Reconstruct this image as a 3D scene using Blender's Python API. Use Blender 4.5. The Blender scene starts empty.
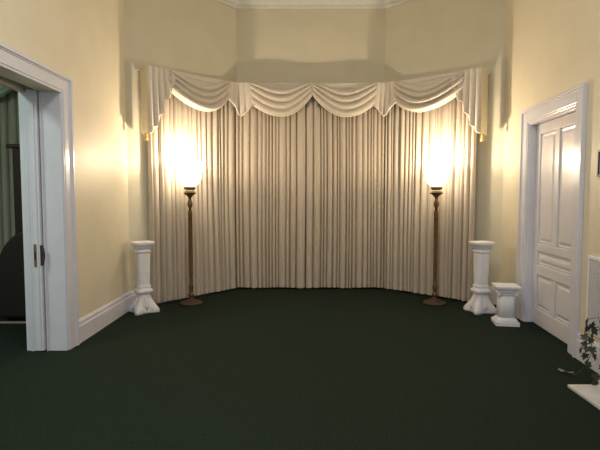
import bpy, bmesh, math, random
from mathutils import Vector, Matrix
C = bpy.context.scene.collection
PI = math.pi
rnd = random.Random(7)

# ------------------------------------------------------------------ materials
def mat(name, col, rough=0.6, col2=None, scale=20, detail=3, bump=0.0, bscale=None, metal=0.0, stretch=None, spec=0.5):
    m = bpy.data.materials.new(name); m.use_nodes = True
    nt = m.node_tree; b = nt.nodes['Principled BSDF']
    b.inputs['Base Color'].default_value = (*col, 1)
    b.inputs['Roughness'].default_value = rough
    b.inputs['Metallic'].default_value = metal
    b.inputs['Specular IOR Level'].default_value = spec
    tc = nt.nodes.new('ShaderNodeTexCoord')
    mp = nt.nodes.new('ShaderNodeMapping')
    nt.links.new(tc.outputs['Object'], mp.inputs['Vector'])
    if stretch: mp.inputs['Scale'].default_value = stretch
    n = nt.nodes.new('ShaderNodeTexNoise'); n.inputs['Scale'].default_value = scale; n.inputs['Detail'].default_value = detail
    nt.links.new(mp.outputs['Vector'], n.inputs['Vector'])
    if col2:
        r = nt.nodes.new('ShaderNodeValToRGB')
        r.color_ramp.elements[0].position = 0.35; r.color_ramp.elements[1].position = 0.65
        r.color_ramp.elements[0].color = (*col, 1); r.color_ramp.elements[1].color = (*col2, 1)
        nt.links.new(n.outputs['Fac'], r.inputs['Fac']); nt.links.new(r.outputs['Color'], b.inputs['Base Color'])
    if bump:
        n2 = n
        if bscale:
            n2 = nt.nodes.new('ShaderNodeTexNoise'); n2.inputs['Scale'].default_value = bscale; n2.inputs['Detail'].default_value = 4
            nt.links.new(mp.outputs['Vector'], n2.inputs['Vector'])
        bp = nt.nodes.new('ShaderNodeBump'); bp.inputs['Strength'].default_value = bump; bp.inputs['Distance'].default_value = 0.01
        nt.links.new(n2.outputs['Fac'], bp.inputs['Height']); nt.links.new(bp.outputs['Normal'], b.inputs['Normal'])
    return m

M = {}
M['wall'] = mat('cream_wall', (.66, .61, .475), .55, (.69, .64, .50), 3, bump=.06, bscale=90)
M['wall_side'] = mat('cream_side_wall', (.74, .67, .51), .5, (.77, .70, .54), 3, bump=.06, bscale=90)
M['wall2'] = mat('grey_green_wall', (.42, .44, .36), .7, (.45, .47, .39), 3)
M['ceil'] = mat('ceiling_paint', (.85, .84, .78), .7, (.87, .86, .80), 4)
M['trim'] = mat('white_gloss_paint', (.70, .70, .77), .22, (.73, .73, .80), 6, bump=.03, bscale=40)
M['door'] = mat('white_door_paint', (.72, .70, .75), .25, (.75, .73, .78), 6, bump=.03, bscale=40)
M['crown'] = mat('crown_paint', (.80, .80, .76), .5, (.84, .84, .80), 8)
M['carpet'] = mat('green_carpet', (.007, .013, .008), .95, (.020, .034, .021), 75, 5, bump=1, bscale=120, spec=.15)
M['carpet2'] = mat('dark_carpet', (.010, .016, .011), .95, (.017, .025, .018), 160, 4, bump=.8, bscale=220, spec=.15)
M['curtain'] = mat('champagne_curtain', (.50, .43, .35), .62, (.56, .485, .395), 30, 3, bump=.08, bscale=60, stretch=(1, 1, .06), spec=.3)
M['swag'] = mat('ivory_swag_cloth', (.64, .575, .49), .6, (.69, .62, .53), 25, 3, bump=.05, bscale=60, spec=.3)
M['hem'] = mat('pale_hem', (.86, .78, .66), .6, (.90, .83, .72), 40)
M['lining'] = mat('yellow_lining', (.66, .59, .42), .65, (.70, .63, .46), 25)
M['fringe'] = mat('ochre_fringe', (.55, .38, .16), .8, (.66, .48, .22), 120)
M['plaster'] = mat('white_plaster', (.86, .86, .89), .5, (.74, .74, .77), 45, bump=.7, bscale=55)
M['plaster2'] = mat('smooth_plaster', (.86, .86, .89), .5, (.80, .80, .83), 30, bump=.3, bscale=60)
M['brass'] = mat('aged_brass', (.20, .12, .045), .42, (.13, .075, .028), 30, metal=.55, bump=.08, bscale=60)
M['bronze'] = mat('brown_base_metal', (.055, .032, .022), .6, (.08, .045, .03), 40, metal=.2)
M['ivorycup'] = mat('pale_socket_cup', (.85, .74, .55), .5, (.9, .8, .6), 40)
M['latch'] = mat('tarnished_brass', (.30, .23, .10), .4, (.22, .17, .08), 60, metal=.5)
M['darkmetal'] = mat('dark_latch', (.05, .035, .03), .5, (.08, .05, .04), 60, metal=.4)
M['rcurtain'] = mat('sage_curtain', (.27, .27, .21), .7, (.35, .35, .28), 30, stretch=(1, 1, .06))
M['rswag'] = mat('sage_swag', (.36, .43, .36), .7, (.42, .49, .42), 30)
M['mahog'] = mat('dark_mahogany', (.022, .009, .008), .45, (.032, .013, .010), 6, stretch=(1, 1, .1))
M['darkleather'] = mat('dark_brown_leather', (.009, .005, .0045), .6, (.013, .007, .006), 30, bump=.2, bscale=80)
M['strip'] = mat('rosy_threshold', (.30, .22, .22), .5, (.34, .26, .25), 30)
M['marble'] = mat('pale_marble', (.62, .60, .58), .3, (.72, .70, .68), 9, 6, bump=.02)
M['black'] = mat('soot_black', (.01, .01, .01), .9, (.02, .018, .016), 20)
M['grille'] = mat('grey_grille_paint', (.84, .84, .90), .45, (.87, .87, .93), 20)
M['duct'] = mat('duct_shadow', (.34, .34, .37), .8, (.38, .38, .41), 20)
M['leafd'] = mat('dark_ivy', (.025, .042, .022), .5, (.045, .065, .035), 60)
M['leafp'] = mat('pale_ivy', (.16, .21, .11), .55, (.24, .30, .18), 80)
M['stem'] = mat('ivy_stem', (.08, .08, .04), .7, (.10, .10, .05), 30)
M['pot'] = mat('clay_pot', (.40, .20, .12), .7, (.46, .24, .15), 20)
M['frame'] = mat('black_frame', (.02, .018, .016), .4, (.03, .026, .024), 20)
M['print'] = mat('faded_print', (.35, .37, .31), .6, (.48, .50, .42), 14)

def glow(name, col, strength, transp):
    m = bpy.data.materials.new(name); m.use_nodes = True; nt = m.node_tree; nt.nodes.clear()
    out = nt.nodes.new('ShaderNodeOutputMaterial'); e = nt.nodes.new('ShaderNodeEmission')
    lw = nt.nodes.new('ShaderNodeTexNoise'); lw.inputs['Scale'].default_value = 6
    rp = nt.nodes.new('ShaderNodeValToRGB')
    rp.color_ramp.elements[0].color = (*[c*.94 for c in col], 1); rp.color_ramp.elements[1].color = (*col, 1)
    nt.links.new(lw.outputs['Fac'], rp.inputs['Fac']); nt.links.new(rp.outputs['Color'], e.inputs['Color'])
    e.inputs['Strength'].default_value = strength
    if transp:
        t = nt.nodes.new('ShaderNodeBsdfTransparent'); mx = nt.nodes.new('ShaderNodeMixShader')
        mx.inputs['Fac'].default_value = 1-transp
        nt.links.new(t.outputs[0], mx.inputs[1]); nt.links.new(e.outputs[0], mx.inputs[2]); nt.links.new(mx.outputs[0], out.inputs[0])
    else: nt.links.new(e.outputs[0], out.inputs[0])
    return m
M['glass'] = glow('lit_frosted_glass', (1, .86, .60), 7, .28)
M['bulb'] = glow('lit_bulb', (1, .90, .70), 60, 0)

# ------------------------------------------------------------------ helpers
def obj(name, bm, m, parent=None, smooth=False, bevel=0):
    me = bpy.data.meshes.new(name)
    bmesh.ops.recalc_face_normals(bm, faces=bm.faces)
    bm.to_mesh(me); bm.free()
    if smooth:
        for p in me.polygons: p.use_smooth = True
    me.materials.append(M[m])
    o = bpy.data.objects.new(name, me); C.objects.link(o)
    if parent: o.parent = parent
    if bevel:
        md = o.modifiers.new('bevel', 'BEVEL'); md.width = bevel; md.segments = 2; md.limit_method = 'ANGLE'
    return o
def tag(o, label=None, cat=None, group=None, kind=None):
    if label: o['label'] = label
    if cat: o['category'] = cat
    if group: o['group'] = group
    if kind: o['kind'] = kind
    return o
def empty(name, loc=(0, 0, 0), rz=0):
    o = bpy.data.objects.new(name, None); C.objects.link(o); o.location = loc; o.rotation_euler.z = rz
    o.empty_display_size = .1
    return o
def copy_tree(o, parent=None):
    c = o.copy(); C.objects.link(c)
    if parent: c.parent = parent
    for ch in [x for x in o.children]: copy_tree(ch, c)
    return c
def struct(name, bm, m, **k): return tag(obj(name, bm, m, **k), kind='structure')
def hexa(bm, p):   # p: 8 points, bottom 4 then top 4
    v = [bm.verts.new(q) for q in p]
    for f in ((0, 1, 2, 3), (7, 6, 5, 4), (0, 4, 5, 1), (1, 5, 6, 2), (2, 6, 7, 3), (3, 7, 4, 0)):
        bm.faces.new([v[i] for i in f])
def box(bm, x0, x1, y0, y1, z0, z1):
    hexa(bm, [(x0, y0, z0), (x1, y0, z0), (x1, y1, z0), (x0, y1, z0), (x0, y0, z1), (x1, y0, z1), (x1, y1, z1), (x0, y1, z1)])
class Frame:       # local wall frame: s along the wall, n into the room
    def __init__(s, A, B):
        s.A = Vector((*A, 0)); d = Vector((B[0]-A[0], B[1]-A[1], 0)); s.L = d.length; s.d = d.normalized()
        s.n = Vector((s.d.y, -s.d.x, 0))
    def p(s, a, n, z): return s.A + s.d*a + s.n*n + Vector((0, 0, z))
    def box(s, bm, a0, a1, n0, n1, z0, z1):
        hexa(bm, [s.p(a0, n0, z0), s.p(a1, n0, z0), s.p(a1, n1, z0), s.p(a0, n1, z0),
                  s.p(a0, n0, z1), s.p(a1, n0, z1), s.p(a1, n1, z1), s.p(a0, n1, z1)])
def offset_path(pts, n):
    out = []
    for i, p in enumerate(pts):
        p = Vector(p)
        ns = []
        if i > 0: d = (p-Vector(pts[i-1])).normalized(); ns.append(Vector((d.y, -d.x)))
        if i < len(pts)-1: d = (Vector(pts[i+1])-p).normalized(); ns.append(Vector((d.y, -d.x)))
        if len(ns) == 2:
            b = (ns[0]+ns[1]).normalized(); out.append(p+b*(n/b.dot(ns[0])))
        else: out.append(p+ns[0]*n)
    return out
def sweep(bm, pts, prof):   # prof: closed list of (n, z)
    rows = []
    for n, z in prof:
        rows.append([bm.verts.new((q.x, q.y, z)) for q in offset_path(pts, n)])
    k = len(prof)
    for i in range(k):
        a, b = rows[i], rows[(i+1) % k]
        for j in range(len(pts)-1): bm.faces.new([a[j], a[j+1], b[j+1], b[j]])
    bm.faces.new([r[0] for r in rows]); bm.faces.new([r[-1] for r in reversed(rows)])
def lathe(bm, prof, seg=32, cx=0, cy=0, close=True):
    rings = []
    for r, z in prof:
        rings.append([bm.verts.new((cx+r*math.cos(2*PI*i/seg), cy+r*math.sin(2*PI*i/seg), z)) for i in range(seg)])
    for a, b in zip(rings, rings[1:]):
        for i in range(seg): bm.faces.new([a[i], a[(i+1) % seg], b[(i+1) % seg], b[i]])
    if close:
        bm.faces.new(list(reversed(rings[0]))); bm.faces.new(rings[-1])
def tube(bm, pts, r, seg=6):
    rings = []
    pts = [Vector(p) for p in pts]
    for i, p in enumerate(pts):
        t = (pts[min(i+1, len(pts)-1)]-pts[max(i-1, 0)]).normalized()
        up = Vector((0, 0, 1)) if abs(t.z) < .9 else Vector((1, 0, 0))
        a = t.cross(up).normalized(); b = t.cross(a)
        rr = r[i] if isinstance(r, (list, tuple)) else r
        rings.append([bm.verts.new(p+a*rr*math.cos(2*PI*k/seg)+b*rr*math.sin(2*PI*k/seg)) for k in range(seg)])
    for a, b in zip(rings, rings[1:]):
        for k in range(seg): bm.faces.new([a[k], a[(k+1) % seg], b[(k+1) % seg], b[k]])
    bm.faces.new(list(reversed(rings[0]))); bm.faces.new(rings[-1])
def section_loft(bm, secs, rot=0.0, cap=True):
    # secs: list of (z, half-width, fn(theta)->multiplier or None) ; square-ish sections of 48 points
    N = 64; rings = []
    for z, h, fn in secs:
        ring = []
        for i in range(N):
            t = 2*PI*i/N
            m = fn(t) if fn else 1/max(abs(math.cos(t)), abs(math.sin(t)))
            ring.append(bm.verts.new((h*m*math.cos(t+rot), h*m*math.sin(t+rot), z)))
        rings.append(ring)
    for a, b in zip(rings, rings[1:]):
        for i in range(N): bm.faces.new([a[i], a[(i+1) % N], b[(i+1) % N], b[i]])
    if cap: bm.faces.new(list(reversed(rings[0]))); bm.faces.new(rings[-1])

# ------------------------------------------------------------------ room shell
H = 4.86
xr = lambda y: 2.565+(y-3.93)*.0856
P0, P1, P2, P3, P4, P5 = (-2.28, -2), (-2.28, 6.25), (-1.03, 7.77), (1.385, 7.77), (2.782, 6.47), (xr(-2), -2)
FL, FB1, FB2, FB3, FR, FB = Frame(P0, P1), Frame(P1, P2), Frame(P2, P3), Frame(P3, P4), Frame(P4, P5), Frame(P5, P0)
DY0, DY1, DZ = 2.3, 4.53, 2.49           # left doorway
sy = lambda y: y+2                        # left frame: s from y
bm = bmesh.new()
TH = .38
FL.box(bm, 0, sy(DY0), -TH, 0, 0, H)
FL.box(bm, sy(DY0), sy(DY1), -TH, 0, DZ+.10, H)
FL.box(bm, sy(DY0), sy(DY1), -.17, 0, DZ, DZ+.10)         # head with a track slot
FL.box(bm, sy(DY0), sy(DY1), -TH, -.32, DZ, DZ+.10)
FL.box(bm, sy(DY1), FL.L, -.185, 0, 0, H)                 # two leaves with the pocket between
FL.box(bm, sy(DY1), FL.L, -TH, -.30, 0, H)
struct('wall_left', bm, 'wall_side')
for nm, F in (('wall_bay_left', FB1), ('wall_back', FB2), ('wall_bay_right', FB3)):
    bm = bmesh.new(); F.box(bm, 0, F.L, -.2, 0, 0, H); struct(nm, bm, 'wall')
sr = lambda y: (6.47-y)/math.cos(math.atan(.0856))        # right frame: s from y
OY0, OY1, OZ = 4.48, 5.60, 2.36                           # right door opening
bm = bmesh.new()
FR.box(bm, -.0, sr(OY1), -.2, 0, 0, H); FR.box(bm, sr(OY1), sr(OY0), -.2, 0, OZ, H); FR.box(bm, sr(OY0), FR.L, -.2, 0, 0, H)
struct('wall_right', bm, 'wall_side')
bm = bmesh.new(); FB.box(bm, 0, FB.L, -.2, 0, 0, H); struct('wall_rear', bm, 'wall_side')
bm = bmesh.new(); box(bm, -2.66, 3.2, -2.2, 8.1, -.1, 0); struct('floor', bm, 'carpet')
bm = bmesh.new(); box(bm, -2.66, 3.2, -2.2, 8.1, H, H+.1); struct('ceiling', bm, 'ceil')

# crown moulding with small dentils
bm = bmesh.new()
loop = [P0, P1, P2, P3, P4, P5]
sweep(bm, loop, [(0, 4.53), (.018, 4.53), (.022, 4.555), (.014, 4.56), (.014, 4.575), (.045, 4.59), (.055, 4.64), (.10, 4.70), (.12, 4.76), (.20, 4.80), (.21, 4.859), (0, 4.859)])
for F in (FL, FB1, FB2, FB3, FR):
    n = int(F.L/.05)
    for i in range(2, n-1):
        a = i*F.L/n; F.box(bm, a, a+.026, .008, .030, 4.558, 4.578)
tag(obj('trim_1', bm, 'crown'), kind='structure')

# baseboards
BP = [(0, 0), (.026, 0), (.026, .175), (.018, .185), (.018, .215), (.008, .235), (0, .24)]
def baseboard(nm, pts):
    bm = bmesh.new(); sweep(bm, pts, BP); struct(nm, bm, 'trim')
baseboard('baseboard_left', [(-2.28, 4.705), (-2.28, 6.25)])
baseboard('baseboard_left.001', [(-2.28, -2), (-2.28, DY0-.175)])
baseboard('baseboard_back', [P1, P2, P3, P4])
q = lambda y: (xr(y), y)
baseboard('baseboard_right', [q(6.46), q(5.785)])
baseboard('baseboard_right.001', [q(4.305), q(3.63)])
baseboard('baseboard_right.002', [q(1.5), q(-2)])

# left doorway casing and jamb lining
def casing(nm, F, s0, s1, zt, w, m='trim'):
    bm = bmesh.new()
    def arch(i0, i1, n):    # band between inset distances i0..i1 from the opening
        F.box(bm, s0-i1, s0-i0, 0, n, 0, zt+i1); F.box(bm, s1+i0, s1+i1, 0, n, 0, zt+i1)
        F.box(bm, s0-i0, s1+i0, 0, n, zt+i0, zt+i1)
    arch(0, .022, .018); arch(.022, w-.045, .024); arch(w-.045, w-.030, .030); arch(w-.030, w, .042)
    return struct(nm, bm, m, bevel=.004)
casing('trim_2', FL, sy(DY0), sy(DY1), DZ, .170)
bm = bmesh.new()      # jamb lining boards: two leaves either side of the pocket slot
for (y0, y1) in ((DY1-.012, DY1+.0), (DY0-.0, DY0+.012)):
    FL.box(bm, sy(y0), sy(y1), -.185, .004, 0, DZ); FL.box(bm, sy(y0), sy(y1), -TH-.01, -.30, 0, DZ)
FL.box(bm, sy(DY1)-.03, sy(DY1)-.012, -.335, -.300, 0, DZ)
FL.box(bm, sy(DY1)-.03, sy(DY1)-.012, -.186, -.176, 0, DZ)
struct('trim_3', bm, 'trim')
bm = bmesh.new(); FL.box(bm, sy(DY0), sy(DY1), -.30, -.19, DZ+.06, DZ+.095); struct('trim_4', bm, 'bronze')   # track

# pocket door, mostly inside the wall, leading edge showing with two latch plates
bm = bmesh.new(); e0 = sy(DY1)-.055
FL.box(bm, e0, e0+1.0, -.290, -.200, .012, DZ+.02)
FL.box(bm, e0-.008, e0, -.268, -.222, .012, DZ-.01)
dr = struct('door_1', bm, 'trim', bevel=.004)
bm = bmesh.new(); FL.box(bm, e0-.013, e0-.007, -.262, -.236, .83, 1.05)
obj('latch_plate', bm, 'latch', dr, bevel=.003)['label'] = 'brass latch plate'
bm = bmesh.new(); FL.box(bm, e0-.016, e0-.012, -.256, -.242, .90, .98)
pl = obj('latch_bolt', bm, 'darkmetal', dr)
bm = bmesh.new()
F = FL; ring = []
for k in range(12):
    a = PI*k/11; ring.append((-.205+.030*math.sin(a), .94+.10*math.cos(a)))
v0 = [bm.verts.new(F.p(e0-.004, n, z)) for n, z in ring]; v1 = [bm.verts.new(F.p(e0+.03, n, z)) for n, z in ring]
bm.faces.new(v0); bm.faces.new(list(reversed(v1)))
for k in range(12): bm.faces.new([v0[k], v0[(k+1) % 12], v1[(k+1) % 12], v1[k]])
obj('flush_pull', bm, 'darkmetal', dr)['label'] = 'dark flush pull'

# right door: casing, jamb, stop, leaf with five panels
casing('trim_5', FR, sr(OY1), sr(OY0), OZ, .172)
bm = bmesh.new()
a0, a1 = sr(OY1), sr(OY0)
FR.box(bm, a0, a0+.018, -.2, .004, 0, OZ); FR.box(bm, a1-.018, a1, -.2, .004, 0, OZ); FR.box(bm, a0, a1, -.2, .004, OZ-.018, OZ)
FR.box(bm, a0+.018, a0+.03, -.16, -.125, 0, OZ-.018); FR.box(bm, a1-.03, a1-.018, -.16, -.125, 0, OZ-.018)
struct('trim_6', bm, 'trim')
LD = Frame(FR.p(a0+.02, -.115, 0)[:2], FR.p(a1-.02, -.115, 0)[:2]); W = LD.L
bm = bmesh.new()
LD.box(bm, 0, W, .0, .022, .012, OZ-.022)
st = .115; zs = [.012, .20, .60, .715, .875, .965, OZ-.14, OZ-.022]   # rail edges
def rail(z0, z1): LD.box(bm, st, W-st, .022, .042, z0, z1)
LD.box(bm, 0, st, .022, .042, .012, OZ-.022); LD.box(bm, W-st, W, .022, .042, .012, OZ-.022)
rail(zs[0], zs[1]); rail(zs[2], zs[3]); rail(zs[4], zs[5]); rail(zs[6], zs[7])
LD.box(bm, W/2-.05, W/2+.05, .022, .042, zs[1], zs[2]); LD.box(bm, W/2-.05, W/2+.05, .022, .042, zs[5], zs[6])
d2 = struct('door_2', bm, 'door', bevel=.006)
def raised(s0, s1, z0, z1):
    bm = bmesh.new(); g = .035; o = .004
    pts = []
    for (i, n) in ((o, .021), (o+.010, .030), (g, .024), (g+.03, .036)):
        pts.append([bm.verts.new(LD.p(a, n, z)) for a, z in ((s0+i, z0+i), (s1-i, z0+i), (s1-i, z1-i), (s0+i, z1-i))])
    for a, b in zip(pts, pts[1:]):
        for k in range(4): bm.faces.new([a[k], a[(k+1) % 4], b[(k+1) % 4], b[k]])
    bm.faces.new(pts[-1]); obj('door_panel', bm, 'door', d2)
m1, m2 = W/2-.05, W/2+.05
for z0, z1 in ((zs[1], zs[2]), (zs[5], zs[6])): raised(st, m1, z0, z1); raised(m2, W-st, z0, z1)
raised(st, W-st, zs[3], zs[4])

# ------------------------------------------------------------------ curtains
CP = [(-2.05, 6.42), (-1.04, 7.60), (1.37, 7.60), (2.43, 6.56)]
class Path:
    def __init__(s, pts, rad=.06):
        s.P = [Vector(p) for p in pts]; s.L = [(b-a).length for a, b in zip(s.P, s.P[1:])]; s.T = sum(s.L); s.rad = rad
    def raw(s, a):
        i = 0
        while i < len(s.L)-1 and a > s.L[i]: a -= s.L[i]; i += 1
        d = (s.P[i+1]-s.P[i])/s.L[i]; return s.P[i]+d*a
    def at(s, a, n, z):
        e = s.rad; p0, p1 = s.raw(a-e), s.raw(a+e); p = s.raw(a)*.5+(p0+p1)*.25
        d = (p1-p0).normalized(); return (p.x+d.y*n, p.y-d.x*n, z)
CPa = Path(CP)
def make_curtain(s0, s1, ztop, zbot, path, m, rr, name, amp=.095, wmin=.055, wmax=.125, par=None):
    folds = []; s = s0
    while s < s1-wmin*.7:
        w = rr.uniform(wmin, wmax)*rr.choice((.7, 1, 1)); w = min(w, s1-s)
        folds.append([s, w, rr.uniform(.6, 1.1)*amp, rr.uniform(0, 6.28), rr.uniform(.30, .5), rr.uniform(-.22, .22)]); s += w
    folds[-1][1] = s1-folds[-1][0]
    TS = (0, .03, .06, .10, .16, .25, .37, .5, .63, .75, .84, .90, .94, .97)
    bm = bmesh.new(); NZ = 15; cols = []
    for fi, (a, w, A, ph, ex, tl) in enumerate(folds):
        last = fi == len(folds)-1
        for k, t in enumerate(TS+((1.0,) if last else ())):
            col = []
            for j in range(NZ):
                v = j/(NZ-1); z = zbot+(ztop-zbot)*v
                edge = (fi == 0 and k == 0) or t == 1.0
                n = A*(math.sin(PI*t)**ex)*(1-.2*v)*(1+tl*(t-.5)*2) + .006*math.sin(2.1*z+ph)*math.sin(PI*t)
                sh = 0 if edge else .007*math.sin(1.3*z+a*2.0)
                col.append(bm.verts.new(path.at(a+w*t+sh, n-.038, z + (.006*math.sin(a*9) if j == 0 else 0))))
            cols.append(col)
    for c0, c1 in zip(cols, cols[1:]):
        for j in range(NZ-1): bm.faces.new([c0[j], c1[j], c1[j+1], c0[j+1]])
    return obj(name, bm, m, par, smooth=True)
mid = 1.553+1.13
for s0, s1, lab in ((0, 1.553, 'floor-length pleated champagne curtain on the left angled bay wall, behind the left lamp'),
                    (1.553, mid, 'left one of two floor-length champagne curtains across the flat middle of the bay'),
                    (mid, 1.553+2.41, 'right one of two floor-length champagne curtains across the flat middle of the bay'),
                    (3.963, CPa.T, 'floor-length pleated champagne curtain on the right angled bay wall, behind the right lamp')):
    tag(make_curtain(s0+.004, s1-.004, 3.17, .03, CPa, 'curtain', rnd, 'curtain'), lab, 'curtain', 'floor-length curtains of the bay')

# valance -----------------------------------------------------------------
VP = [(-2.035, 6.275), (-.985, 7.48), (1.315, 7.48), (2.455, 6.40)]
VPa = Path(VP, .05); VT = VPa.T
ztop = lambda s: 3.275-.05*abs(s-VT/2)/(VT/2)**1.0*1.0 if abs(s-VT/2) > 1.15 else 3.275-.05*.0
def ztop(s):
    d = max(0, abs(s-VT/2)-1.15)/1.62; return 3.280-.058*d
val = empty('valance', (.165, 7.5, 3.2))
tag(val, 'ivory swag-and-jabot valance over the bay curtains', 'valance')
def vobj(name, bm, m, par=val, smooth=True):
    me_off = Vector((.165, 7.5, 3.2))
    if par is val:
        for v in bm.verts: v.co -= me_off
    elif par is not None:
        for v in bm.verts: v.co -= me_off
    return obj(name, bm, m, par, smooth=smooth)
def swag(s0, z0, sl, zl, s1, z1, seed):
    r = random.Random(seed); bm = bmesh.new(); NS, NV = 48, 84; cols = []
    edge = []
    nf = 4.0
    for i in range(NS+1):
        u = i/NS; s = s0+(s1-s0)*u; zt = ztop(s)-.004
        ze = z0 if s < sl else z1; se = s0 if s < sl else s1
        k = abs((s-sl)/(se-sl)); zb = zl+(ze-zl)*k**2.0
        col = []
        g = (4*u*(1-u))**.45
        for j in range(NV+1):
            v = j/NV
            z = zt-(zt-zb)*(v**(1.0+1.3*(1-(4*u*(1-u))**.6)))
            c_ = .20*g*(1+.25*math.sin(seed*2.1)); ph = max(0, (v-c_)/(1-c_))*(nf+.0)+.0
            fr = ph % 1.0
            tooth = (math.sin(PI*fr)**.55)*(.75+.5*fr) if ph > 0 else 0
            A = (.045+.055*v)*(.35+.65*g)*(1+.25*math.sin(seed+5*int(ph)))
            belly = .05*math.sin(PI*u)*v
            n = .012+belly+A*tooth-.02*(v > .985)
            col.append(bm.verts.new(VPa.at(s, n, z)))
        cols.append(col); edge.append(VPa.at(s, .012+.05*math.sin(PI*u)+.012, zb+.012))
    for a, b in zip(cols, cols[1:]):
        for j in range(NV): bm.faces.new([a[j], b[j], b[j+1], a[j+1]])
    o = vobj('swag', bm, 'swag')
    bm = bmesh.new()
    # flat pale band following the lower edge
    rows = []
    for p in edge:
        P = Vector(p); rows.append([bm.verts.new(P+Vector((0, -.010, .030))), bm.verts.new(P+Vector((0, -.020, .008))), bm.verts.new(P+Vector((0, -.004, -.014)))])
    for a, b in zip(rows, rows[1:]):
        for j in range(2): bm.faces.new([a[j], b[j], b[j+1], a[j+1]])
    vobj('hem', bm, 'hem', o)
swag(.33, 2.98, .93, 2.745, 1.42, 3.02, 1)
swag(1.80, 2.97, 2.31, 2.752, 2.785, 3.10, 2)
swag(2.77, 3.10, 3.30, 2.745, 3.78, 2.97, 3)
swag(4.10, 2.96, 4.60, 2.742, 5.22, 2.98, 4)
def jabot(pts, npl, lift=.055, steps=False, lean=0):
    # pts: bottom outline (s, z)
    bm = bmesh.new(); s0, s1 = pts[0][0], pts[-1][0]; NS = npl*12; NV = 10; cols = []
    for i in range(NS+1):
        s = s0+(s1-s0)*i/NS
        for (a, za), (b, zb) in zip(pts, pts[1:]):
            if a <= s <= b+1e-6: z = za+(zb-za)*(s-a)/(b-a); break
        fr = (i/NS*npl) % 1.0
        tooth = math.sin(PI*fr)**.6
        col = []
        for j in range(NV+1):
            v = j/NV; zz = ztop(s)+.002-(ztop(s)+.002-z)*v
            c = (s0+s1)/2
            sp = s + (c-s)*.18*(1-v)*(0 if steps else 1)
            col.append(bm.verts.new(VPa.at(sp, lift-.03+(.014+.050*v)*tooth*(1.0 if steps else .75), zz)))
        cols.append(col)
    for a, b in zip(cols, cols[1:]):
        for j in range(NV): bm.faces.new([a[j], b[j], b[j+1], a[j+1]])
    o = vobj('jabot', bm, 'swag')
    bm = bmesh.new(); tube(bm, [c[-1].co if False else c for c in [Vector(VPa.at(a, lift+.018, z+.002)) for a, z in pts]], .009)
    vobj('hem', bm, 'hem', o)
jabot([(0.0, 2.33), (.05, 2.36), (.075, 2.43), (.13, 2.44), (.155, 2.58), (.22, 2.62), (.25, 2.80), (.32, 2.84), (.37, 2.99), (.44, 3.12)], 5, .055, True)
jabot([(1.36, 3.0), (1.50, 2.90), (1.60, 2.775), (1.665, 2.752), (1.72, 2.79), (1.87, 2.94)], 4, .05)
jabot([(3.71, 2.94), (3.87, 2.79), (3.925, 2.752), (3.99, 2.775), (4.05, 2.86), (4.16, 2.94)], 4, .05)
e = VT
jabot([(e-.44, 3.12), (e-.37, 2.99), (e-.32, 2.84), (e-.25, 2.80), (e-.22, 2.66), (e-.155, 2.60), (e-.13, 2.47), (e-.075, 2.44), (e-.05, 2.38), (e, 2.35)], 5, .055, True)
# returns back to the wall at both ends, with a hanging tassel
for side in (0, 1):
    A = Vector(VPa.at(0 if side == 0 else VT, .06, 0)); n = Vector(VPa.at(0 if side == 0 else VT, -.115 if side == 0 else -.16, 0))
    bm = bmesh.new(); cols = []
    for i in range(19):
        u = i/18; p = A.lerp(n, u); d = Vector((-1, 0, 0)) if side == 0 else Vector((1, 0, 0))
        off = .012*abs(math.sin(u*PI*3))
        cols.append([bm.verts.new(p+d*off+Vector((0, 0, z))) for z in (3.222, 2.9, 2.6, 2.34)])
    for a, b in zip(cols, cols[1:]):
        for j in range(3): bm.faces.new([a[j], b[j], b[j+1], a[j+1]])
    o = vobj('side_return', bm, 'lining')
    o['label'] = 'yellowish return at the end of the valance'
    bm = bmesh.new(); prof = [(.004, 2.35), (.018, 2.345), (.024, 2.33), (.016, 2.315), (.026, 2.29), (.030, 2.255), (.001, 2.25)]
    m_ = A.lerp(n, .35); lathe(bm, prof, 14, m_.x, m_.y); vobj('tassel', bm, 'fringe')
# mounting board (closes the top)
bm = bmesh.new(); b1, b2 = [], []
fr_ = [Vector(p) for p in offset_path(VP, .03)]; bk = [Vector(p) for p in offset_path([(-2.19, 6.36), P2, P3, (2.64, 6.60)], .004)]
for k in range(3):
    z0, z1 = 3.185, 3.205
    hexa(bm, [(*fr_[k], z0), (*fr_[k+1], z0), (*bk[k+1], z0), (*bk[k], z0), (*fr_[k], z1), (*fr_[k+1], z1), (*bk[k+1], z1), (*bk[k], z1)])
vobj('mounting_board', bm, 'swag', smooth=False)

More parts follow.
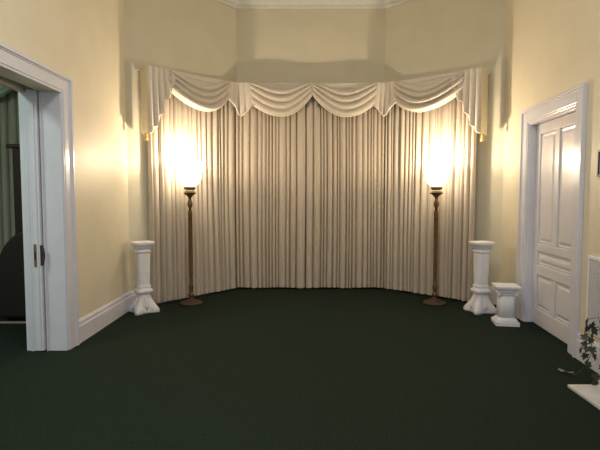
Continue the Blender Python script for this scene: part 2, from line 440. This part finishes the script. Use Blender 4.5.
# ------------------------------------------------------------------ torchiere lamps
def lamp(loc, label):
    t = empty('floor_lamp', loc); tag(t, label, 'lamp', 'pair of floor lamps in front of the bay curtains')
    bm = bmesh.new(); lathe(bm, [(.155, .002), (.160, .012), (.155, .024), (.125, .034), (.10, .040), (.085, .055), (.05, .062), (.035, .085), (.030, .10)], 36)
    obj('base', bm, 'bronze', t, smooth=True)
    bm = bmesh.new()
    N = 40; rings = []
    prof = [(.026, .098), (.040, .115), (.040, .14), (.026, .155), (.030, .20), (.036, .24), (.024, .28), (.024, .40), (.030, .43), (.024, .46), (.027, 1.26), (.033, 1.285), (.025, 1.31)]
    for r, z in prof: rings.append([bm.verts.new(((r+(.004*math.cos(10*2*PI*i/N) if .45 < z < 1.27 else 0))*math.cos(2*PI*i/N), (r+(.004*math.cos(10*2*PI*i/N) if .45 < z < 1.27 else 0))*math.sin(2*PI*i/N), z)) for i in range(N)])
    for a, b in zip(rings, rings[1:]):
        for i in range(N): bm.faces.new([a[i], a[(i+1) % N], b[(i+1) % N], b[i]])
    obj('pole', bm, 'brass', t, smooth=True)
    bm = bmesh.new(); lathe(bm, [(.018, 1.31), (.018, 1.345), (.032, 1.37), (.038, 1.40), (.030, 1.435), (.020, 1.46), (.022, 1.49), (.034, 1.51), (.060, 1.53), (.085, 1.55), (.090, 1.558), (.085, 1.565), (.03, 1.567)], 28)
    obj('neck', bm, 'brass', t, smooth=True)
    bm = bmesh.new(); lathe(bm, [(.055, 1.567), (.072, 1.575), (.072, 1.592), (.060, 1.598)], 28)
    obj('socket_cup', bm, 'ivorycup', t, smooth=True)['label'] = 'pale socket cup'
    bm = bmesh.new(); lathe(bm, [(.05, 1.598), (.074, 1.606), (.078, 1.632), (.06, 1.648), (.02, 1.65)], 28)
    obj('shade_holder', bm, 'brass', t, smooth=True)
    # fluted glass tulip shade
    bm = bmesh.new(); N = 64; rings = []
    for r, z, fl in [(.055, 1.640, 0), (.095, 1.665, .003), (.135, 1.71, .005), (.158, 1.77, .006), (.158, 1.84, .007), (.150, 1.90, .008), (.152, 1.94, .012), (.172, 1.975, .016)]:
        rings.append([bm.verts.new(((r+fl*math.cos(8*2*PI*i/N))*math.cos(2*PI*i/N), (r+fl*math.cos(8*2*PI*i/N))*math.sin(2*PI*i/N), z+(.012*math.cos(8*2*PI*i/N) if fl > .015 else 0))) for i in range(N)])
    for a, b in zip(rings, rings[1:]):
        for i in range(N): bm.faces.new([a[i], a[(i+1) % N], b[(i+1) % N], b[i]])
    obj('lamp_shade', bm, 'glass', t, smooth=True)['label'] = 'glowing fluted glass shade'
    bm = bmesh.new(); lathe(bm, [(.014, 1.648), (.016, 1.78), (.03, 1.84), (.040, 1.90), (.036, 1.94), (.020, 1.965), (.002, 1.97)], 20)
    obj('bulb', bm, 'bulb', t, smooth=True)
    return t
LOC = ((-1.53, 6.54), (1.895, 6.54))
lamp((LOC[0][0], LOC[0][1], 0), 'lit brass floor lamp before the left curtains, near the left tall pedestal')
lamp((LOC[1][0], LOC[1][1], 0), 'lit brass floor lamp before the right curtains, near the right tall pedestal')

# ------------------------------------------------------------------ pedestals
def feet(amp, sharp):      # square with drawn-out corners
    def f(t):
        sq = 1/max(abs(math.cos(t)), abs(math.sin(t)))
        c = abs(math.sin(2*t))**sharp
        return min(sq, 1.12)*(1-.10*(1-c)*amp)+amp*.38*c
    return f
def rsq(t):
    return (abs(math.cos(t))**5+abs(math.sin(t))**5)**(-1/5)
def fl(t):                 # fluted square shaft
    return rsq(t)*(1+.035*math.cos(24*t))
def tall_pedestal(loc, rz, label):
    t = empty('pedestal', loc, rz); t.scale = (.84, .84, 1); tag(t, label, 'pedestal', 'tall ornate plaster pedestals')
    bm = bmesh.new()
    section_loft(bm, [(0, .165, feet(1, 5)), (.018, .172, feet(1, 5)), (.05, .165, feet(1, 4.5)), (.085, .148, feet(.85, 4)), (.12, .130, feet(.6, 3.5)),
                      (.16, .112, feet(.4, 3)), (.20, .099, feet(.25, 3)), (.235, .090, feet(.12, 3)), (.25, .088, rsq)])
    b = obj('base', bm, 'plaster', t, smooth=True)
    # scroll and leaf relief on each face of the base
    bm = bmesh.new()
    for q_ in range(4):
        R = Matrix.Rotation(q_*PI/2, 4, 'Z')
        for sgn in (-1, 1):
            pts = []
            for k in range(22):
                a = k/21*2.6*PI; r_ = .040*(1-k/26)
                pts.append(R @ Vector((.172-(.085+r_*math.sin(a))*.42+.0, sgn*(.055+r_*math.cos(a)), .085+r_*math.sin(a))))
            tube(bm, pts, .010, 6)
        tube(bm, [R @ Vector((.135, 0, .03)), R @ Vector((.150, 0, .09)), R @ Vector((.118, 0, .15)), R @ Vector((.100, 0, .21))], [.016, .024, .016, .006], 8)
    obj('scrollwork', bm, 'plaster', b, smooth=True)
    bm = bmesh.new()
    section_loft(bm, [(.25, .090, rsq), (.258, .118, rsq), (.285, .126, rsq), (.305, .112, rsq), (.318, .092, rsq), (.335, .098, rsq), (.35, .100, rsq), (.36, .086, rsq),
                      (.37, .084, fl), (.76, .096, fl), (.775, .094, rsq)])
    obj('shaft', bm, 'plaster2', t, smooth=True)
    bm = bmesh.new()
    section_loft(bm, [(.775, .094, rsq), (.785, .108, rsq), (.805, .110, rsq), (.815, .098, rsq), (.83, .100, rsq), (.855, .118, rsq), (.87, .122, rsq), (.875, .14, rsq)])
    for q_ in range(4):
        R = Matrix.Rotation(q_*PI/2, 4, 'Z')
        for k in range(-3, 4): tube(bm, [R @ Vector((.100, k*.026, .83)), R @ Vector((.116, k*.027, .85)), R @ Vector((.126, k*.028, .87))], [.006, .010, .008], 6)
    obj('capital', bm, 'plaster2', t, smooth=True)
    bm = bmesh.new()
    section_loft(bm, [(.872, .138, rsq), (.880, .150, rsq), (.895, .158, rsq), (.915, .160, rsq), (.922, .154, rsq)])
    obj('top', bm, 'plaster2', t)
    return t
tall_pedestal((-2.045, 6.08, 0), math.radians(38), 'tall white ornate plaster pedestal at the left end of the curtains')
tall_pedestal((2.36, 6.08, 0), math.radians(12), 'tall white ornate plaster pedestal at the right end of the curtains')
# short column pedestal
t = empty('pedestal', (2.435, 5.50, 0), math.radians(-10)); t.scale = (.84, .84, .98); tag(t, 'short square white plaster pedestal with scrolled capital, beside the closed door', 'pedestal')
bm = bmesh.new()
sq = lambda u: 1/max(abs(math.cos(u)), abs(math.sin(u)))
section_loft(bm, [(0, .155, sq), (.045, .155, sq), (.05, .142, rsq), (.065, .142, rsq), (.078, .122, rsq), (.092, .112, rsq)])
obj('base', bm, 'plaster2', t)
bm = bmesh.new(); section_loft(bm, [(.09, .108, fl), (.36, .100, fl)]); obj('shaft', bm, 'plaster2', t, smooth=True)
bm = bmesh.new()
section_loft(bm, [(.355, .102, rsq), (.365, .114, rsq), (.375, .116, rsq), (.385, .106, rsq), (.42, .125, rsq), (.43, .13, rsq)])
for sx in (-1, 1):
    for yy in (-.105, .105):
        pts = []
        for k in range(24):
            a = k/23*3.4*PI; r_ = .036*(1-k/28)
            pts.append((sx*(.115+r_*math.cos(a)), yy*1.08, .388+r_*math.sin(a)))
        tube(bm, pts, .011, 6)
    tube(bm, [(sx*.115, -.115, .388), (sx*.110, -.05, .388), (sx*.110, .05, .388), (sx*.115, .115, .388)], [.034, .026, .026, .034], 12)
for k in range(-3, 4): tube(bm, [(k*.024, -.122, .392), (k*.024, -.126, .405), (k*.024, -.122, .418)], [.006, .011, .006], 6)
obj('capital', bm, 'plaster2', t, smooth=True)
bm = bmesh.new(); section_loft(bm, [(.43, .135, sq), (.437, .152, sq), (.450, .160, sq), (.468, .162, sq), (.474, .156, sq)])
obj('top', bm, 'plaster2', t)

# ------------------------------------------------------------------ right wall: return air grille, small framed picture
g0, g1, gz0, gz1 = sr(4.17), sr(3.66), .30, .98
r_ = empty('vent_grille', FR.p((g0+g1)/2, .0, gz0)); tag(r_, 'white return air grille low on the right wall behind the ivy', 'vent')
off = r_.location.copy()
def robj(name, bm, m, par, o_=off, **k):
    for v in bm.verts: v.co -= o_
    return obj(name, bm, m, par, **k)
bm = bmesh.new(); FR.box(bm, g0+.01, g1-.01, .001, .006, gz0+.01, gz1-.01); robj('backing', bm, 'duct', r_)
bm = bmesh.new(); w = .028
FR.box(bm, g0, g1, .001, .016, gz0, gz0+w); FR.box(bm, g0, g1, .001, .016, gz1-w, gz1); FR.box(bm, g0, g0+w, .001, .016, gz0+w, gz1-w); FR.box(bm, g1-w, g1, .001, .016, gz0+w, gz1-w)
robj('frame', bm, 'grille', r_, bevel=.003)
bm = bmesh.new()
z = gz0+w+.006
while z < gz1-w-.008:
    hexa(bm, [FR.p(g0+w, .008, z-.004), FR.p(g1-w, .008, z-.004), FR.p(g1-w, .016, z+.003), FR.p(g0+w, .016, z+.003),
              FR.p(g0+w, .008, z+.000), FR.p(g1-w, .008, z+.000), FR.p(g1-w, .016, z+.008), FR.p(g0+w, .016, z+.008)]); z += .017
s = g0+w+.02
while s < g1-w-.01: FR.box(bm, s, s+.006, .006, .014, gz0+w, gz1-w); s += .024
robj('slats', bm, 'grille', r_)
p0, p1, pz0, pz1 = sr(4.065), sr(3.76), 1.675, 1.90
r_ = empty('picture_frame', FR.p((p0+p1)/2, 0, pz0)); tag(r_, 'small dark framed picture high on the right wall at the photo edge', 'picture')
off2 = r_.location.copy(); bm = bmesh.new(); w = .018
for b_ in ((p0, p1, pz0, pz0+w), (p0, p1, pz1-w, pz1), (p0, p0+w, pz0+w, pz1-w), (p1-w, p1, pz0+w, pz1-w)): FR.box(bm, b_[0], b_[1], .001, .022, b_[2], b_[3])
robj('frame', bm, 'frame', r_, off2, bevel=.002)
bm = bmesh.new(); FR.box(bm, p0+w, p1-w, .002, .010, pz0+w, pz1-w); robj('print', bm, 'print', r_, off2)

# ------------------------------------------------------------------ fireplace at the right edge: hearth and mantel
fp = empty('fireplace', (2.45, 2.6, 0)); tag(fp, 'white fireplace surround at the right edge beside the ivy', 'fireplace')
of = fp.location.copy()
bm = bmesh.new()
box(bm, 2.35, 2.53, 3.37, 3.63, .026, 1.15); box(bm, 2.35, xr(1.7)-.0, 1.57, 1.83, .026, 1.15); box(bm, 2.35, 2.44, 1.83, 3.37, .86, 1.15)
robj('surround', bm, 'trim', fp, of, bevel=.006)
bm = bmesh.new(); box(bm, 2.35, 2.44, 1.50, 3.60, 1.15, 1.20); robj('mantel_shelf', bm, 'trim', fp, of, bevel=.008)
bm = bmesh.new(); box(bm, 2.38, 2.43, 1.84, 3.36, .026, .858); robj('firebox', bm, 'black', fp, of)
bm = bmesh.new(); box(bm, 2.11, 2.42, 1.57, 3.628, .001, .025)
tag(obj('hearth_slab', bm, 'marble', bevel=.004), 'pale flat hearth slab on the carpet in the lower right corner', 'hearth')

# ivy in a pot on the hearth
iv = empty('ivy_plant', (2.262, 3.28, .026)); tag(iv, 'trailing ivy plant spilling over the pale hearth slab', 'plant')
bm = bmesh.new(); lathe(bm, [(.05, 0), (.066, .09), (.074, .09), (.076, .112), (.066, .112), (.060, .095), (.01, .093)], 28); obj('pot', bm, 'pot', iv, smooth=True)
def leafmesh(size):
    bm = bmesh.new()
    out = [(0, 0), (.28, -.16), (.52, .02), (.36, .22), (.60, .52), (.26, .52), (0, 1.0), (-.26, .52), (-.60, .52), (-.36, .22), (-.52, .02), (-.28, -.16)]
    c = bm.verts.new((0, .3*size, .03*size)); vs = [bm.verts.new((x*size, y*size, -.10*size*abs(x)-.08*size*y*y)) for x, y in out]
    for i in range(len(vs)): bm.faces.new([c, vs[i], vs[(i+1) % len(vs)]])
    return bm
lm = obj('leaf', leafmesh(1), 'leafd', iv, smooth=False); lm2 = obj('leaf', leafmesh(1), 'leafp', iv, smooth=False)
# world points of leaves
LV = [(2.285, 3.70, .52, 0), (2.30, 3.66, .50, 0), (2.315, 3.655, .46, 0), (2.29, 3.68, .47, 0), (2.27, 3.70, .40, 0), (2.31, 3.67, .41, 0), (2.325, 3.69, .37, 0),
      (2.27, 3.70, .34, 0), (2.295, 3.68, .31, 0), (2.315, 3.66, .31, 0), (2.255, 3.72, .28, 0), (2.325, 3.65, .26, 0), (2.29, 3.70, .245, 0), (2.27, 3.66, .20, 0), (2.30, 3.68, .175, 0),
      (2.315, 3.60, .055, 0), (2.315, 3.50, .16, 0), (2.22, 3.45, .17, 0), (2.27, 3.35, .18, 0),
      (2.245, 3.93, .018, 1), (2.29, 3.90, .022, 1), (2.30, 3.50, .22, 0), (2.25, 3.40, .22, 0)]
first = [True, True]
for i, (x, y, z, k) in enumerate(LV):
    src = (lm, lm2)[k]
    o = src if first[k] else src.copy()
    if not first[k]: C.objects.link(o)
    first[k] = False
    o.parent = iv; sz = rnd.uniform(.048, .066); o.scale = (sz, sz, sz)
    o.location = Vector((x, y, z))-iv.location
    if z < .04: o.rotation_euler = (.25, .1, rnd.uniform(0, 6))
    else: o.rotation_euler = (rnd.uniform(-2.1, -1.2), rnd.uniform(-.6, .6), rnd.uniform(-.7, .7))
bm = bmesh.new(); o_ = iv.location
def vine(pts):
    tube(bm, [Vector(p)-o_ for p in pts], .0028, 5)
vine([(2.275, 3.28, .13), (2.29, 3.46, .40), (2.29, 3.56, .58), (2.285, 3.68, .53), (2.275, 3.70, .42), (2.27, 3.70, .33), (2.255, 3.72, .27)])
vine([(2.275, 3.28, .13), (2.31, 3.48, .36), (2.32, 3.60, .50), (2.31, 3.66, .44), (2.32, 3.68, .35), (2.315, 3.66, .28), (2.30, 3.68, .20), (2.28, 3.75, .08), (2.285, 3.83, .02), (2.29, 3.90, .018), (2.245, 3.93, .012)])
vine([(2.275, 3.28, .13), (2.30, 3.45, .19), (2.31, 3.52, .14), (2.315, 3.60, .05)])
vine([(2.275, 3.28, .13), (2.25, 3.40, .20), (2.22, 3.45, .17)]); vine([(2.275, 3.28, .13), (2.28, 3.38, .19), (2.27, 3.35, .18)])
obj('stems', bm, 'stem', iv, smooth=True)

# ------------------------------------------------------------------ room beyond the left doorway
bm = bmesh.new(); box(bm, -6.2, -2.66, .8, 6.8, -.1, -.0); struct('floor.001', bm, 'carpet2')
bm = bmesh.new(); box(bm, -6.2, -2.66, .8, 6.8, 3.9, 4.0); struct('ceiling.001', bm, 'ceil')
bm = bmesh.new(); box(bm, -6.2, -2.67, 6.6, 6.8, 0, 3.9); struct('wall_back.001', bm, 'wall2')
bm = bmesh.new(); box(bm, -6.4, -6.2, .8, 6.8, 0, 3.9); struct('wall_left.001', bm, 'wall2')
bm = bmesh.new(); box(bm, -6.2, -2.67, .6, .8, 0, 3.9); struct('wall_rear.001', bm, 'wall2')
bm = bmesh.new(); box(bm, -6.0, -2.67, 5.49, 5.53, .001, .022); struct('trim_7', bm, 'strip', bevel=.004)
P2_ = Path([(-6.1, 6.44), (-2.80, 6.44)])
tag(make_curtain(0, 3.3, 3.1, .03, P2_, 'rcurtain', rnd, 'curtain', .10, .09, .17), 'grey-green pleated curtain seen through the left doorway', 'curtain')
v2 = empty('valance', (-4.0, 5.7, 2.5)); tag(v2, 'pale green swag valance seen at the top of the left doorway', 'valance'); o2 = v2.location.copy()
for k, (xa, xb) in enumerate(((-4.6, -3.68), (-3.68, -2.80), (-5.6, -4.6))):
    bm = bmesh.new(); cols = []
    for i in range(31):
        u = i/30; x = xa+(xb-xa)*u; zb = 2.76+.26*(2*u-1)**2; col = []
        for j in range(49):
            v = j/48; col.append(bm.verts.new((x, 6.32-.03-(.02+.04*v)*math.sin(PI*((v*5) % 1))**.7, 3.2-(3.2-zb)*v)))
        cols.append(col)
    for a, b in zip(cols, cols[1:]):
        for j in range(48): bm.faces.new([a[j], b[j], b[j+1], a[j+1]])
    robj('swag', bm, 'rswag', v2, o2, smooth=True)
# tall dark cabinet and a round-backed armchair
cb = empty('tall_cabinet', (-3.585, 6.2, 0)); tag(cb, 'tall narrow dark mahogany cabinet glimpsed through the left doorway', 'cabinet'); oc = cb.location.copy()
bm = bmesh.new(); box(bm, -3.77, -3.40, 6.20, 6.36, .0, 2.14); robj('carcass', bm, 'mahog', cb, oc, bevel=.006)
bm = bmesh.new(); box(bm, -3.84, -3.33, 6.175, 6.37, 2.14, 2.19); robj('cornice', bm, 'mahog', cb, oc, bevel=.01)
bm = bmesh.new(); box(bm, -3.74, -3.43, 6.185, 6.20, .12, 2.06); robj('door', bm, 'mahog', cb, oc, bevel=.01)
ch = empty('armchair', (-3.42, 5.30, 0)); tag(ch, 'dark brown round-backed armchair seen from behind through the left doorway', 'chair'); 
bm = bmesh.new(); N = 28; outl = []
for i in range(N+1):
    a = PI*i/N; outl.append((-.46*math.cos(a), .62+.50*math.sin(a)))
outl = [(-.46, .05)]+outl+[(.46, .05)]
f0 = [bm.verts.new((x, .05, z)) for x, z in outl]; f1 = [bm.verts.new((x, .17, z)) for x, z in outl]
bm.faces.new(f0); bm.faces.new(list(reversed(f1)))
for i in range(len(outl)): bm.faces.new([f0[i], f0[(i+1) % len(outl)], f1[(i+1) % len(outl)], f1[i]])
obj('backrest', bm, 'darkleather', ch, bevel=.03)
bm = bmesh.new(); box(bm, -.34, .34, -.42, .06, .28, .47); obj('seat', bm, 'darkleather', ch, bevel=.05)
bm = bmesh.new(); box(bm, -.40, .40, -.41, .05, .14, .28); obj('seat_frame', bm, 'darkleather', ch, bevel=.02)
for sx in (-1, 1):
    bm = bmesh.new(); box(bm, min(sx*.34, sx*.46), max(sx*.34, sx*.46), -.41, .06, .16, .66); obj('armrest', bm, 'darkleather', ch, bevel=.04)
    for yy in (-.36, .10):
        bm = bmesh.new(); lathe(bm, [(.016, 0), (.026, .15)], 12, sx*.38, yy); obj('leg', bm, 'mahog', ch)
ch.location = (-3.16, 5.73, 0); ch.rotation_euler.z = PI

# ------------------------------------------------------------------ lights
def light(name, kind, loc, power, col, size=.1, rot=(0, 0, 0), sy_=None):
    l = bpy.data.lights.new(name, kind); l.energy = power; l.color = col
    if kind == 'AREA':
        l.size = size
        if sy_: l.shape = 'RECTANGLE'; l.size_y = sy_
    else: l.shadow_soft_size = size
    o = bpy.data.objects.new(name, l); C.objects.link(o); o.location = loc; o.rotation_euler = rot; return o
for x, y in LOC:
    light('lamp_light', 'POINT', (x, y, 2.01), 64, (1, .79, .54), .04)
light('ceiling_fill', 'AREA', (0, 2.2, 4.55), 72, (1, .97, .93), 1.2)  # unseen overhead area light, added as ambient fill for the room
light('window_daylight', 'AREA', (.2, -1.85, 2.1), 44, (.70, .82, 1.0), 2.2, (math.radians(90), 0, 0), 2.2)
light('side_room_fill', 'AREA', (-4.2, 2.6, 3.7), 70, (.85, 1, .90), .8)  # no visible source: added to brighten the room beyond the doorway

w = bpy.data.worlds.new('world'); bpy.context.scene.world = w; w.use_nodes = True
w.node_tree.nodes['Background'].inputs[0].default_value = (.9, .95, 1, 1); w.node_tree.nodes['Background'].inputs[1].default_value = .02

# ------------------------------------------------------------------ camera
cd = bpy.data.cameras.new('camera'); cd.sensor_width = 36; cd.lens = 470/600*36; cd.clip_start = .05
cam = bpy.data.objects.new('camera', cd); C.objects.link(cam); cam.location = (0, 0, 1.5)
cam.rotation_euler = (PI/2-math.atan(28/470), 0, 0)
sc = bpy.context.scene; sc.camera = cam
sc.view_settings.view_transform = 'Standard'; sc.view_settings.exposure = 0; sc.view_settings.look = 'None'
